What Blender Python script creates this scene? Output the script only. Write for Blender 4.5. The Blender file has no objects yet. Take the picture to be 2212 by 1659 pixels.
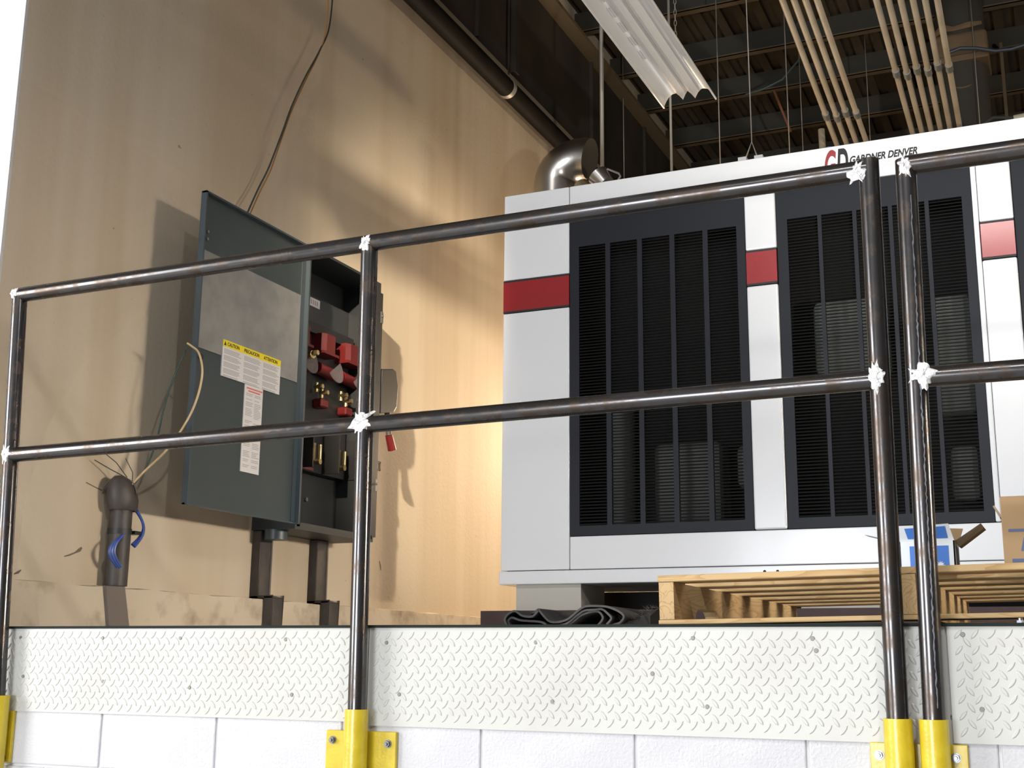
import bpy, bmesh, math, random
from mathutils import Vector, Matrix
random.seed(7)
S = bpy.context.scene
COL = S.collection
PI = math.pi

# ---------------------------------------------------------------- camera, world, lights, exposure
F_PX, PITCH, ROLL, YAW = 2704.5, 0.2179, 0.00934, -0.42179
CAM = Vector((0, 0, -0.09))

def cam_axes():
    cy, sy, cp, sp = math.cos(YAW), math.sin(YAW), math.cos(PITCH), math.sin(PITCH)
    f = Vector((sy*cp, cy*cp, sp)); r = Vector((cy, -sy, 0)); u = r.cross(f)
    cr, sr = math.cos(ROLL), math.sin(ROLL)
    return r*cr + u*sr, u*cr - r*sr, f
R_, U_, F_ = cam_axes()
cd = bpy.data.cameras.new('camera'); cam = bpy.data.objects.new('camera', cd); COL.objects.link(cam)
cd.sensor_fit = 'HORIZONTAL'; cd.sensor_width = 36; cd.lens = 36*F_PX/2212
cd.clip_start = 0.05; cd.clip_end = 100
m = Matrix((( R_.x, U_.x, -F_.x, CAM.x), (R_.y, U_.y, -F_.y, CAM.y), (R_.z, U_.z, -F_.z, CAM.z), (0, 0, 0, 1)))
cam.matrix_world = m
S.camera = cam

def at(px, py, ax, val):
    """the point of the room seen at a photograph pixel, on the plane axis=val"""
    d = R_*(px-1106) - U_*(py-829.5) + F_*F_PX
    i = 'xyz'.index(ax)
    return CAM + d*((val-CAM[i])/d[i])

w = bpy.data.worlds.new('world'); S.world = w; w.use_nodes = True
w.node_tree.nodes['Background'].inputs[0].default_value = (0.75, 0.85, 1.0, 1)
w.node_tree.nodes['Background'].inputs[1].default_value = 0.25

def area(name, loc, target, sx, sy, power, col, spread=180):
    l = bpy.data.lights.new(name, 'AREA'); l.shape = 'RECTANGLE'; l.size = sx; l.size_y = sy
    l.energy = power; l.color = col; l.spread = math.radians(spread)
    o = bpy.data.objects.new(name, l); COL.objects.link(o); o.location = loc
    d = Vector(target) - Vector(loc)
    o.rotation_euler = d.to_track_quat('-Z', 'Y').to_euler()
    return o
def tube_lamp(name, x, y, z, length, width, power, col, spread=180, tilt=0.0):
    l = bpy.data.lights.new(name, 'AREA'); l.shape = 'RECTANGLE'; l.size = width; l.size_y = length
    l.energy = power; l.color = col; l.spread = math.radians(spread)
    o = bpy.data.objects.new(name, l); COL.objects.link(o); o.location = (x, y, z)
    o.rotation_euler = (0, tilt, 0)
    return o
def spot(name, loc, target, power, col, size, blend, radius):
    l = bpy.data.lights.new(name, 'SPOT'); l.energy = power; l.color = col; l.spot_size = math.radians(size); l.spot_blend = blend
    l.shadow_soft_size = radius
    o = bpy.data.objects.new(name, l); COL.objects.link(o); o.location = loc
    o.rotation_euler = (Vector(target)-Vector(loc)).to_track_quat('-Z', 'Y').to_euler()
    return o
# daylight through the open dock door in the far left wall
area('dock_door_daylight', (-7.7, -1.8, 1.5), (0.0, -0.6, 1.3), 3.2, 3.4, 640, (1.0, 0.99, 0.97))
# daylight from a high window bay behind the photographer
area('high_window_daylight', (-0.7, -3.0, 4.72), (-0.2, 5.0, 1.4), 2.2, 0.35, 150, (1.0, 0.96, 0.90))
# added cool fill from low behind the camera; the rear wall has no door
area('rear_fill', (-2.5, -5.9, 0.3), (-1.0, 5.0, 1.4), 3.0, 2.6, 640, (0.90, 0.94, 1.0))
# strip lamp over the aisle in front of the platform
tube_lamp('aisle_strip_lamp', 0.8, 0.6, 3.05, 0.16, 0.12, 95, (0.95, 0.95, 0.92))
# unseen spots added to brighten the roof steel and the strip light
spot('roof_fill_spot', (3.5, -2.0, -0.9), (-0.9, 7.5, 3.9), 1550, (1.0, 0.93, 0.82), 30, 0.8, 0.1)
spot('strip_fill_spot', (-1.75, 10.0, 2.05), (-1.72, 5.2, 2.9), 260, (1.0, 0.98, 0.93), 13, 0.8, 0.1)
# window far to the right, in front of the machine: lights the lower left wall
area('side_window_daylight', (8.7, 4.4, 1.6), (-3.2, 4.2, 0.3), 2.0, 0.6, 14, (1.0, 0.88, 0.72), 20)
# warm fill added over the machine for the upper left wall, no real window
area('upper_wall_fill', (7.0, 9.5, 2.6), (-1.7, 7.0, 3.6), 1.5, 0.5, 9, (1.0, 0.76, 0.50), 40)
# low warm sunbeam from a window high behind the photographer: grazes the left wall past the cabinet,
# the hanging strip light throws the dark band across it
o = spot('sunbeam_window', (0.1, -3.3, 3.9), (-3.2, 6.0, 1.40), 10500, (1.0, 0.83, 0.60), 18, 0.8, 0.10)
o.scale = (0.33, 1.0, 1.0)
# unseen warm light added behind the machine to brighten the wall in the gap
area('gap_fill', (-2.86, 8.7, 1.5), (-2.95, 5.0, 0.9), 0.3, 0.3, 115, (1.0, 0.75, 0.50))
# high lamp right above the pallet
area('pallet_bay_lamp', (1.3, 3.72, 4.3), (0.3, 3.72, 0.0), 0.25, 0.12, 12, (1.0, 0.88, 0.72))

S.view_settings.view_transform = 'Standard'
S.view_settings.look = 'None'
S.view_settings.gamma = 1.0
S.view_settings.use_curve_mapping = False
S.view_settings.exposure = 0.0


# ---------------------------------------------------------------- mesh helpers
class MB:
    def __init__(s): s.v = []; s.f = []; s.sm = []
    def add(s, vs, fs, smooth=False):
        b = len(s.v); s.v += [tuple(v) for v in vs]
        for f in fs: s.f.append([b+i for i in f]); s.sm.append(smooth)
        return s
    def box(s, x0, x1, y0, y1, z0, z1):
        vs = [(x, y, z) for x in (x0, x1) for y in (y0, y1) for z in (z0, z1)]
        return s.add(vs, [(0,1,3,2),(4,6,7,5),(0,4,5,1),(2,3,7,6),(0,2,6,4),(1,5,7,3)])
    def hexa(s, a, b):      # two quads (4 points each)
        return s.add(list(a)+list(b), [(3,2,1,0),(4,5,6,7),(0,1,5,4),(1,2,6,5),(2,3,7,6),(3,0,4,7)])
    def cyl(s, p0, p1, r0, r1=None, n=16, cap=True):
        p0, p1 = Vector(p0), Vector(p1); r1 = r0 if r1 is None else r1
        d = (p1-p0).normalized(); a = d.orthogonal().normalized(); b = d.cross(a)
        vs = []
        for p, r in ((p0, r0), (p1, r1)):
            for i in range(n):
                t = 2*PI*i/n; vs.append(p + a*(r*math.cos(t)) + b*(r*math.sin(t)))
        s.add(vs, [(i, (i+1) % n, n+(i+1) % n, n+i) for i in range(n)], True)
        if cap:
            k = len(s.v)-2*n
            s.f.append([k+i for i in range(n)][::-1]); s.sm.append(False)
            s.f.append([k+n+i for i in range(n)]); s.sm.append(False)
        return s
    def tube(s, pts, r, n=8, cap=True):
        pts = [Vector(p) for p in pts]; m = len(pts)
        rr = r if isinstance(r, (list, tuple)) else [r]*m
        a = None; vs = []
        for i, p in enumerate(pts):
            d = (pts[min(i+1, m-1)]-pts[max(i-1, 0)]).normalized()
            a = d.orthogonal().normalized() if a is None else (a-d*a.dot(d)).normalized()
            b = d.cross(a)
            for k in range(n):
                t = 2*PI*k/n; vs.append(p + a*(rr[i]*math.cos(t)) + b*(rr[i]*math.sin(t)))
        fs = [(i*n+k, i*n+(k+1) % n, (i+1)*n+(k+1) % n, (i+1)*n+k) for i in range(m-1) for k in range(n)]
        s.add(vs, fs, True)
        if cap:
            q = len(s.v)-m*n
            s.f.append([q+k for k in range(n)][::-1]); s.sm.append(False)
            s.f.append([q+(m-1)*n+k for k in range(n)]); s.sm.append(False)
        return s
    def prism(s, poly, ax, a, b, smooth=False):
        # poly: 2-D points; ax: extrusion axis
        def P(u, v, c): return {'x': (c, u, v), 'y': (u, c, v), 'z': (u, v, c)}[ax]
        n = len(poly)
        s.add([P(u, v, a) for u, v in poly]+[P(u, v, b) for u, v in poly],
              [(i, (i+1) % n, n+(i+1) % n, n+i) for i in range(n)], smooth)
        k = len(s.v)-2*n
        s.f.append([k+i for i in range(n)][::-1]); s.sm.append(False)
        s.f.append([k+n+i for i in range(n)]); s.sm.append(False)
        return s
    def ribbon(s, path, t, a, b):   # thick sheet: path in XZ, thickness t, extruded along y from a to b
        n = len(path); up = []; dn = []
        for i in range(n):
            x0, z0 = path[max(i-1, 0)]; x1, z1 = path[min(i+1, n-1)]
            dx, dz = x1-x0, z1-z0; l = math.hypot(dx, dz) or 1
            nx, nz = -dz/l, dx/l
            up.append((path[i][0]+nx*t/2, path[i][1]+nz*t/2)); dn.append((path[i][0]-nx*t/2, path[i][1]-nz*t/2))
        for i in range(n-1):
            q = [up[i], up[i+1], dn[i+1], dn[i]]
            s.add([(u, a, v) for u, v in q]+[(u, b, v) for u, v in q],
                  [(3,2,1,0),(4,5,6,7),(0,1,5,4),(2,3,7,6)]+([(3,0,4,7)] if i == 0 else [])+([(1,2,6,5)] if i == n-2 else []))
        return s

ORG = {}
def mesh_of(name, mb, mat, org=(0, 0, 0), bev=0.0, seg=1):
    me = bpy.data.meshes.new(name)
    ox, oy, oz = org
    me.from_pydata([(x-ox, y-oy, z-oz) for x, y, z in mb.v], [], mb.f)
    me.polygons.foreach_set('use_smooth', mb.sm)
    bm = bmesh.new(); bm.from_mesh(me)
    bmesh.ops.remove_doubles(bm, verts=bm.verts, dist=1e-6) if len(bm.verts) < 4000 else None
    bmesh.ops.recalc_face_normals(bm, faces=bm.faces)
    if bev > 0:
        es = [e for e in bm.edges if len(e.link_faces) == 2 and e.calc_face_angle(0) > 0.6]
        bmesh.ops.bevel(bm, geom=es, offset=bev, segments=seg, affect='EDGES', profile=0.5, clamp_overlap=True)
    for e in bm.edges:          # keep caps and corners crisp beside smooth sides
        if len(e.link_faces) == 2 and e.calc_face_angle(0) > 0.75: e.smooth = False
    bm.to_mesh(me); bm.free()
    if mat: me.materials.append(mat)
    return me
def link(name, data, parent=None, loc=None):
    o = bpy.data.objects.new(name, data); COL.objects.link(o)
    if parent is not None: o.parent = parent; ORG[o.name] = ORG[parent.name]
    else: ORG[o.name] = (0, 0, 0)
    if loc is not None: o.location = loc
    return o
def obj(name, mb, mat, parent=None, bev=0.0, seg=1, label=None):
    org = ORG[parent.name] if parent is not None else (0, 0, 0)
    o = link(name, mesh_of(name, mb, mat, org, bev, seg), parent)
    if label: o['label'] = label
    return o
def tag(o, label, cat, group=None, kind=None):
    o['label'] = label; o['category'] = cat
    if group: o['group'] = group
    if kind: o['kind'] = kind
    return o
def thing(name, loc, label, cat, group=None):
    o = bpy.data.objects.new(name, None); COL.objects.link(o); o.empty_display_size = 0.1
    o.location = loc; ORG[o.name] = tuple(loc)
    return tag(o, label, cat, group)
def top(name, mb, mat, loc, label, cat, group=None, bev=0.0, seg=1):   # a thing that is one mesh, origin at loc
    o = link(name, mesh_of(name, mb, mat, loc, bev, seg), None, loc)
    return tag(o, label, cat, group)
def struct(name, mb, mat, bev=0.0):
    o = obj(name, mb, mat, None, bev); o['kind'] = 'structure'; return o
def piece(name, me, parent, loc, stuff=False):
    o = bpy.data.objects.new(name, me); COL.objects.link(o); o.parent = parent; o.location = loc
    ORG[o.name] = ORG[parent.name]
    return o
def text(name, body, size, M4, mat, parent, shear=0.0, bold=0.0, sx=1.0, ext=0.0004):
    c = bpy.data.curves.new(name, 'FONT'); c.body = body; c.size = size; c.shear = shear; c.offset = bold; c.extrude = ext
    t = bpy.data.objects.new(name, c); COL.objects.link(t)
    bpy.context.view_layer.update()
    me = bpy.data.meshes.new_from_object(t.evaluated_get(bpy.context.evaluated_depsgraph_get()))
    bpy.data.objects.remove(t)
    me.transform(Matrix.Diagonal((sx, 1, 1, 1))); me.transform(M4)
    o = Vector(ORG[parent.name]); me.transform(Matrix.Translation(-o))
    me.materials.clear(); me.materials.append(mat)
    return link(name, me, parent)
def face_y(x, y, z, ang=0.0):      # text plane facing -Y
    return Matrix.Translation((x, y, z)) @ Matrix.Rotation(PI/2, 4, 'X') @ Matrix.Rotation(ang, 4, 'Z')
def face_x(x, y, z):               # text plane facing +X, reading along +Y
    return Matrix(((0,0,1,x),(1,0,0,y),(0,1,0,z),(0,0,0,1)))

# ---------------------------------------------------------------- materials
def mat(name, col, rough=0.5, metal=0.0, spec=0.5, col2=None, scale=6.0, stretch=(1, 1, 1), lo=0.4, hi=0.6, bump=0.0, bscale=60, bstretch=(1, 1, 1), coat=0.0, detail=5, rough2=None, alpha=None, bdist=0.01):
    m = bpy.data.materials.new(name); m.use_nodes = True
    nt = m.node_tree; b = nt.nodes['Principled BSDF']
    b.inputs['Base Color'].default_value = (*col, 1); b.inputs['Roughness'].default_value = rough
    b.inputs['Metallic'].default_value = metal; b.inputs['Specular IOR Level'].default_value = spec
    b.inputs['Coat Weight'].default_value = coat; b.inputs['Coat Roughness'].default_value = 0.12
    if col2 or bump or rough2 is not None:
        tc = nt.nodes.new('ShaderNodeTexCoord')
    if col2 or rough2 is not None:
        mp = nt.nodes.new('ShaderNodeMapping'); mp.inputs['Scale'].default_value = stretch
        nz = nt.nodes.new('ShaderNodeTexNoise'); nz.inputs['Scale'].default_value = scale; nz.inputs['Detail'].default_value = detail
        mr = nt.nodes.new('ShaderNodeMapRange'); mr.inputs[1].default_value = lo; mr.inputs[2].default_value = hi
        nt.links.new(tc.outputs['Object'], mp.inputs[0]); nt.links.new(mp.outputs[0], nz.inputs[0]); nt.links.new(nz.outputs[0], mr.inputs[0])
        if col2:
            mx = nt.nodes.new('ShaderNodeMix'); mx.data_type = 'RGBA'
            mx.inputs[6].default_value = (*col, 1); mx.inputs[7].default_value = (*col2, 1)
            nt.links.new(mr.outputs[0], mx.inputs[0]); nt.links.new(mx.outputs[2], b.inputs['Base Color'])
        if rough2 is not None:
            m2 = nt.nodes.new('ShaderNodeMapRange'); m2.inputs[3].default_value = rough; m2.inputs[4].default_value = rough2
            nt.links.new(mr.outputs[0], m2.inputs[0]); nt.links.new(m2.outputs[0], b.inputs['Roughness'])
    if bump:
        mp2 = nt.nodes.new('ShaderNodeMapping'); mp2.inputs['Scale'].default_value = bstretch
        n2 = nt.nodes.new('ShaderNodeTexNoise'); n2.inputs['Scale'].default_value = bscale; n2.inputs['Detail'].default_value = 4
        bp = nt.nodes.new('ShaderNodeBump'); bp.inputs['Strength'].default_value = bump; bp.inputs['Distance'].default_value = bdist
        nt.links.new(tc.outputs['Object'], mp2.inputs[0]); nt.links.new(mp2.outputs[0], n2.inputs[0])
        nt.links.new(n2.outputs[0], bp.inputs['Height']); nt.links.new(bp.outputs[0], b.inputs['Normal'])
    if alpha is not None: b.inputs['Alpha'].default_value = alpha
    return m
def wood(name, a, b_, axis, seed):
    m = mat(name, a, 0.7, spec=0.25)
    nt = m.node_tree; b = nt.nodes['Principled BSDF']
    tc = nt.nodes.new('ShaderNodeTexCoord'); mp = nt.nodes.new('ShaderNodeMapping')
    sc = {'x': (1.6, 14, 14), 'y': (14, 1.6, 14), 'z': (14, 14, 1.6)}[axis]
    mp.inputs['Scale'].default_value = sc; mp.inputs['Location'].default_value = (seed*1.3, seed*.7, seed*2.1)
    nz = nt.nodes.new('ShaderNodeTexNoise'); nz.inputs['Scale'].default_value = 1.3; nz.inputs['Detail'].default_value = 2; nz.inputs['Distortion'].default_value = 1.2
    mu = nt.nodes.new('ShaderNodeMath'); mu.operation = 'MULTIPLY'; mu.inputs[1].default_value = 9
    fr = nt.nodes.new('ShaderNodeMath'); fr.operation = 'FRACT'
    rp = nt.nodes.new('ShaderNodeValToRGB')
    rp.color_ramp.elements[0].color = (*b_, 1); rp.color_ramp.elements[0].position = 0.0
    rp.color_ramp.elements[1].color = (*a, 1); rp.color_ramp.elements[1].position = 0.45
    nt.links.new(tc.outputs['Object'], mp.inputs[0]); nt.links.new(mp.outputs[0], nz.inputs[0]); nt.links.new(nz.outputs[0], mu.inputs[0])
    nt.links.new(mu.outputs[0], fr.inputs[0]); nt.links.new(fr.outputs[0], rp.inputs[0]); nt.links.new(rp.outputs[0], b.inputs['Base Color'])
    return m

M = {}
# beige plastered wall with vertical dirt streaks
def wall_material():
    m = mat('beige_wall', (0.50, 0.43, 0.34), 0.75, spec=0.25, bump=0.12, bscale=45)
    nt = m.node_tree; b = nt.nodes['Principled BSDF']
    tc = nt.nodes.new('ShaderNodeTexCoord')
    def noise(sc, st, det):
        mp = nt.nodes.new('ShaderNodeMapping'); mp.inputs['Scale'].default_value = st
        n = nt.nodes.new('ShaderNodeTexNoise'); n.inputs['Scale'].default_value = sc; n.inputs['Detail'].default_value = det
        nt.links.new(tc.outputs['Object'], mp.inputs[0]); nt.links.new(mp.outputs[0], n.inputs[0]); return n
    def rng(n, lo, hi, a, c):
        r = nt.nodes.new('ShaderNodeMapRange'); r.inputs[1].default_value = lo; r.inputs[2].default_value = hi
        r.inputs[3].default_value = a; r.inputs[4].default_value = c; nt.links.new(n.outputs[0], r.inputs[0]); return r
    def mix(f, c1, c2):
        x = nt.nodes.new('ShaderNodeMix'); x.data_type = 'RGBA'
        nt.links.new(f.outputs[0], x.inputs[0])
        for s, c in ((6, c1), (7, c2)):
            if isinstance(c, tuple): x.inputs[s].default_value = (*c, 1)
            else: nt.links.new(c.outputs[2], x.inputs[s])
        return x
    streak = mix(rng(noise(3.2, (1, 1, 0.05), 3), 0.42, 0.62, 0, 1), (0.52, 0.45, 0.36), (0.45, 0.37, 0.275))
    cloud = mix(rng(noise(0.9, (1, 1, 0.6), 4), 0.45, 0.7, 0, 0.55), streak, (0.44, 0.37, 0.285))
    specks = mix(rng(noise(30, (1, 0.6, 1), 2), 0.74, 0.80, 0, 0.7), cloud, (0.16, 0.13, 0.10))
    nt.links.new(specks.outputs[2], b.inputs['Base Color'])
    return m
M['wall'] = wall_material()
M['ledge'] = mat('ledge_concrete', (0.50, 0.43, 0.34), 0.8, spec=0.2, col2=(0.30, 0.24, 0.18), scale=9, lo=0.52, hi=0.75, bump=0.25, bscale=40)
M['white_block'] = mat('white_painted_block', (0.55, 0.55, 0.575), 0.55, spec=0.4, bump=0.3, bscale=130, col2=(0.51, 0.51, 0.54), scale=5)
M['mortar'] = mat('painted_mortar', (0.62, 0.62, 0.64), 0.7)
M['tread'] = mat('cream_painted_tread_plate', (0.49, 0.49, 0.468), 0.42, spec=0.45, col2=(0.45, 0.44, 0.415), scale=3, lo=0.5, hi=0.75)
M['screw'] = mat('grey_screw', (0.20, 0.19, 0.17), 0.5, 0.4)
M['edge'] = mat('dark_edge_angle', (0.015, 0.02, 0.018), 0.8, spec=0.15)
M['pipe'] = mat('mill_scale_pipe', (0.088, 0.086, 0.09), 0.2, 0.85, col2=(0.072, 0.056, 0.047), scale=22, lo=0.46, hi=0.66, bump=0.02, bscale=90, rough2=0.34, bdist=0.002, stretch=(1, 1, 1))
M['weld'] = mat('silver_weld_paint', (0.72, 0.72, 0.74), 0.36, 0.5, bump=0.9, bscale=70)
M['yellow'] = mat('yellow_safety_paint', (0.60, 0.46, 0.025), 0.34, spec=0.5, coat=0.3, col2=(0.54, 0.40, 0.018), scale=20, bump=0.1, bscale=120)
M['zinc'] = mat('zinc_bolt', (0.26, 0.27, 0.29), 0.3, 0.9)
M['white'] = mat('compressor_white_paint', (0.80, 0.82, 0.86), 0.22, spec=0.5, coat=0.25, bump=0.03, bscale=300)
M['grey_paint'] = mat('charcoal_door_paint', (0.012, 0.014, 0.020), 0.5, spec=0.25, bump=0.04, bscale=400)
M['slat'] = mat('black_louver', (0.022, 0.022, 0.022), 0.45, spec=0.4)
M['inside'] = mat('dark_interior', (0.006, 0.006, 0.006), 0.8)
M['machine'] = mat('inner_machinery', (0.16, 0.17, 0.155), 0.6)
M['red'] = mat('red_stripe_paint', (0.30, 0.013, 0.020), 0.28, spec=0.5, coat=0.3, bump=0.05, bscale=250)
M['black'] = mat('black_plastic', (0.01, 0.01, 0.012), 0.5)
M['seam'] = mat('seam_shadow', (0.10, 0.10, 0.11), 0.7)
M['cabinet'] = mat('grey_green_enamel', (0.043, 0.055, 0.059), 0.42, spec=0.45, col2=(0.038, 0.049, 0.053), scale=3)
M['cabinet_lip'] = mat('blue_grey_enamel', (0.04, 0.055, 0.068), 0.4, spec=0.5)
M['cabinet_in'] = mat('shaded_cabinet_enamel', (0.014, 0.017, 0.020), 0.5)  # grey enamel darkened: shade of the deep box put into the colour
M['barrier'] = mat('barrier_enamel', (0.03, 0.035, 0.04), 0.5)
M['sheet'] = mat('mottled_insulating_sheet', (0.235, 0.23, 0.225), 0.42, spec=0.5, col2=(0.185, 0.18, 0.18), scale=12, lo=0.35, hi=0.65)
M['paper'] = mat('white_label', (0.58, 0.56, 0.58), 0.6)
M['label_yellow'] = mat('yellow_label', (0.70, 0.56, 0.01), 0.5)
M['print'] = mat('grey_print', (0.33, 0.33, 0.34), 0.7)
M['print_dark'] = mat('black_print', (0.03, 0.03, 0.02), 0.7)
M['print_red'] = mat('red_print', (0.55, 0.15, 0.12), 0.7)
M['redplastic'] = mat('red_moulded_plastic', (0.10, 0.007, 0.008), 0.4, spec=0.4)
M['brass'] = mat('brass_lug', (0.50, 0.40, 0.20), 0.3, 0.9)
M['clear'] = mat('clear_plastic_shield', (0.16, 0.15, 0.17), 0.2, alpha=0.42)
M['dark_steel'] = mat('dark_brown_steel', (0.055, 0.045, 0.042), 0.55, col2=(0.035, 0.03, 0.028), scale=15)
M['grey_steel'] = mat('dull_conduit_steel', (0.10, 0.09, 0.085), 0.5, 0.3)
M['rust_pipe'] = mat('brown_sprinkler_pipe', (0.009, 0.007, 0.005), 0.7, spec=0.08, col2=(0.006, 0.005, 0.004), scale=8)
M['tan'] = mat('tan_painted_flange', (0.26, 0.21, 0.155), 0.7)
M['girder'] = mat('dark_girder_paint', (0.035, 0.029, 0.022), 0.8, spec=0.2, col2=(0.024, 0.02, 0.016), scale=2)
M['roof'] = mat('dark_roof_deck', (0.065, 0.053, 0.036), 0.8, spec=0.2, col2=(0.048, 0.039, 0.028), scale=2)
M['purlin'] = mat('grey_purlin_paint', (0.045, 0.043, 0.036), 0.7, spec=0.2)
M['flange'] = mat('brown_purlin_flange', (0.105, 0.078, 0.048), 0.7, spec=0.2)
M['lamp_white'] = mat('white_reflector_enamel', (0.80, 0.78, 0.76), 0.35, coat=0.2)
M['conduit'] = mat('galvanised_conduit', (0.46, 0.41, 0.33), 0.5, 0.0, col2=(0.39, 0.34, 0.26), scale=5)
M['coupling'] = mat('grey_coupling', (0.42, 0.44, 0.44), 0.35, 0.7)
M['rod'] = mat('thin_steel_rod', (0.28, 0.26, 0.23), 0.5, 0.4)
M['duct'] = mat('dark_duct', (0.030, 0.028, 0.023), 0.7)
M['collar'] = mat('brown_duct_wrap', (0.13, 0.085, 0.045), 0.65, col2=(0.10, 0.066, 0.036), scale=6)
M['silver'] = mat('brushed_aluminium', (0.50, 0.49, 0.48), 0.28, 1.0)
M['maroon'] = mat('maroon_channel', (0.055, 0.027, 0.027), 0.6, col2=(0.042, 0.021, 0.021), scale=10)
M['foot'] = mat('cream_skid_foot', (0.52, 0.50, 0.45), 0.6)
M['rubber'] = mat('dusty_black_rubber', (0.030, 0.028, 0.028), 0.75, col2=(0.075, 0.068, 0.065), scale=9, lo=0.45, hi=0.7, bump=0.3, bscale=70)
M['fuzz'] = mat('frayed_black_felt', (0.018, 0.016, 0.016), 0.95)
M['frayed'] = M['fuzz']
M['wood_x'] = wood('pine_along_x', (0.50, 0.345, 0.175), (0.40, 0.25, 0.11), 'x', 1)
M['wood_y'] = wood('pine_along_y', (0.48, 0.335, 0.175), (0.36, 0.225, 0.095), 'y', 3)
M['carton_white'] = mat('white_carton', (0.62, 0.66, 0.70), 0.6)
M['carton_blue'] = mat('blue_carton_print', (0.045, 0.16, 0.52), 0.55)
M['carton_navy'] = mat('navy_carton_print', (0.06, 0.08, 0.16), 0.6)
M['kraft'] = mat('kraft_cardboard', (0.31, 0.20, 0.10), 0.75, col2=(0.28, 0.18, 0.09), scale=5)
M['kraft_dark'] = mat('kraft_flap', (0.27, 0.21, 0.14), 0.8)
M['wire_tan'] = mat('tan_wire', (0.42, 0.31, 0.17), 0.6)
M['wire_green'] = mat('dark_green_wire', (0.025, 0.05, 0.045), 0.5)
M['wire_dark'] = mat('dark_wire', (0.03, 0.035, 0.03), 0.5)
M['wire_orange'] = mat('brown_orange_wire', (0.30, 0.14, 0.05), 0.6)
M['wire_blue'] = mat('blue_wire', (0.035, 0.07, 0.26), 0.4)
M['floor'] = mat('pale_concrete', (0.55, 0.54, 0.51), 0.75, col2=(0.48, 0.47, 0.44), scale=3)
M['plain'] = mat('plain_wall_paint', (0.55, 0.54, 0.52), 0.8)
M['dark_plain'] = mat('dark_far_wall', (0.10, 0.085, 0.065), 0.85)
M['purple'] = mat('violet_cap', (0.20, 0.20, 0.55), 0.5)

# ---------------------------------------------------------------- setting
XW, YE = -3.2, 2.956             # left wall plane; face of the platform's block wall
floor = struct('floor', MB().box(-8, 9, -6, YE-0.001, -1.5, -1.4), M['floor'])
slab = struct('floor_platform', MB().box(XW, 9, YE+0.2, 16, -0.25, 0.0), M['floor'])
edge = obj('edge_angle', MB().box(XW, 3.2, 2.944, YE+0.2, -0.006, 0.0005).box(XW, 3.2, 2.9442, 2.9495, -0.0065, 0.0), M['edge'], slab, label='dark strip along the lip of the platform')

wl = struct('wall_left', MB().box(XW-0.2, XW, YE, 16, -0.01, 4.9), M['wall'])
lm = MB(); NL = 70
rng = random.Random(3)
zs = [0.153+rng.uniform(-0.003, 0.003) for _ in range(NL+1)]
y0, y1 = YE+0.001, 8.4
for i in range(NL):
    a, b = y0+(y1-y0)*i/NL, y0+(y1-y0)*(i+1)/NL
    lm.add([(XW, a, 0), (XW+0.07, a, 0), (XW+0.07, a, zs[i]), (XW, a, zs[i]+0.006), (XW, b, 0), (XW+0.07, b, 0), (XW+0.07, b, zs[i+1]), (XW, b, zs[i+1]+0.006)],
           [(1,5,6,2), (2,6,7,3)] + ([(0,1,2,3)] if i == 0 else []))
obj('footing_ledge', lm, M['ledge'], wl, label='low concrete footing ledge along the foot of the wall')

pier = struct('wall_pier', MB().box(-7.9, XW, YE-0.012, YE, -1.4, 4.83), M['white_block'])
struct('wall_back', MB().box(-3.4, 9, 16, 16.2, -0.2, 4.9), M['dark_plain'])
struct('wall_right', MB().box(9, 9.2, -6, 16.2, -1.5, 4.9), M['dark_plain'])
struct('wall_rear', MB().box(-8.2, 9, -6.2, -6, -1.5, 4.9), M['plain'])
struct('wall_far_left', MB().box(-8.2, -8, -6, 3.2, -1.5, 4.9), M['plain'])

# block wall under the platform, every block a piece
wf = struct('wall_front', MB().box(XW, 3.2, YE+0.006, YE+0.2, -1.4, -0.02), M['mortar'])
BL, BH, JT = 0.4075, 0.2035, 0.007
blk = mesh_of('concrete_block', MB().box(JT/2, BL-JT/2, 0, 0.03, JT/2, BH-JT/2), M['white_block'], bev=0.004, seg=2)
for c in range(7):
    z = -0.405 - BH*c + BH*1
    if c == 0: z = -0.405+BH
    off = -0.179 if (c % 2 == 1) else -0.179+BL/2
    z = -0.405+BH*(1-c)
    if z < -1.4: continue
    for k in range(-8, 9):
        x = off + BL*k
        if x < XW-0.21 or x > 3.0: continue
        if x < XW:
            hb = mesh_of('concrete_block', MB().box(XW+0.001, x+BL-JT/2, YE, YE+0.03, z+JT/2, z+BH-JT/2), M['white_block'], bev=0.004, seg=2)
            piece('concrete_block', hb, wf, (0, 0, 0))
        else:
            piece('concrete_block', blk, wf, (x, YE, z))

# ceiling: ribbed deck, purlins, girder
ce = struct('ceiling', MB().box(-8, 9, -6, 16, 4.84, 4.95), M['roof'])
rm = mesh_of('deck_rib', MB().prism([(-0.02, 4.84), (-0.035, 4.80), (0.035, 4.80), (0.02, 4.84)], 'y', 3.0, 16), M['roof'])
for i in range(75):
    piece('deck_rib', rm, ce, (-3.1+i*0.152, 0, 0))
for k, y in enumerate([4.9, 5.7, 6.55, 7.38, 8.19, 9.0, 9.72, 10.55, 11.4, 12.25, 13.1, 13.95, 14.8]):
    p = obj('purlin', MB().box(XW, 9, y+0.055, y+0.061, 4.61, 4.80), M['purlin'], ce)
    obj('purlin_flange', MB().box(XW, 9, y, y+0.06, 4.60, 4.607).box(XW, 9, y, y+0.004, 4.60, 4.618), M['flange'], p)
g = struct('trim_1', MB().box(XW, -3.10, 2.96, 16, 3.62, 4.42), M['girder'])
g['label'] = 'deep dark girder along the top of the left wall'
obj('girder_flange', MB().box(XW, -3.085, 2.96, 16, 3.588, 3.622), M['tan'], g, label='tan lower flange of the girder')
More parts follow.
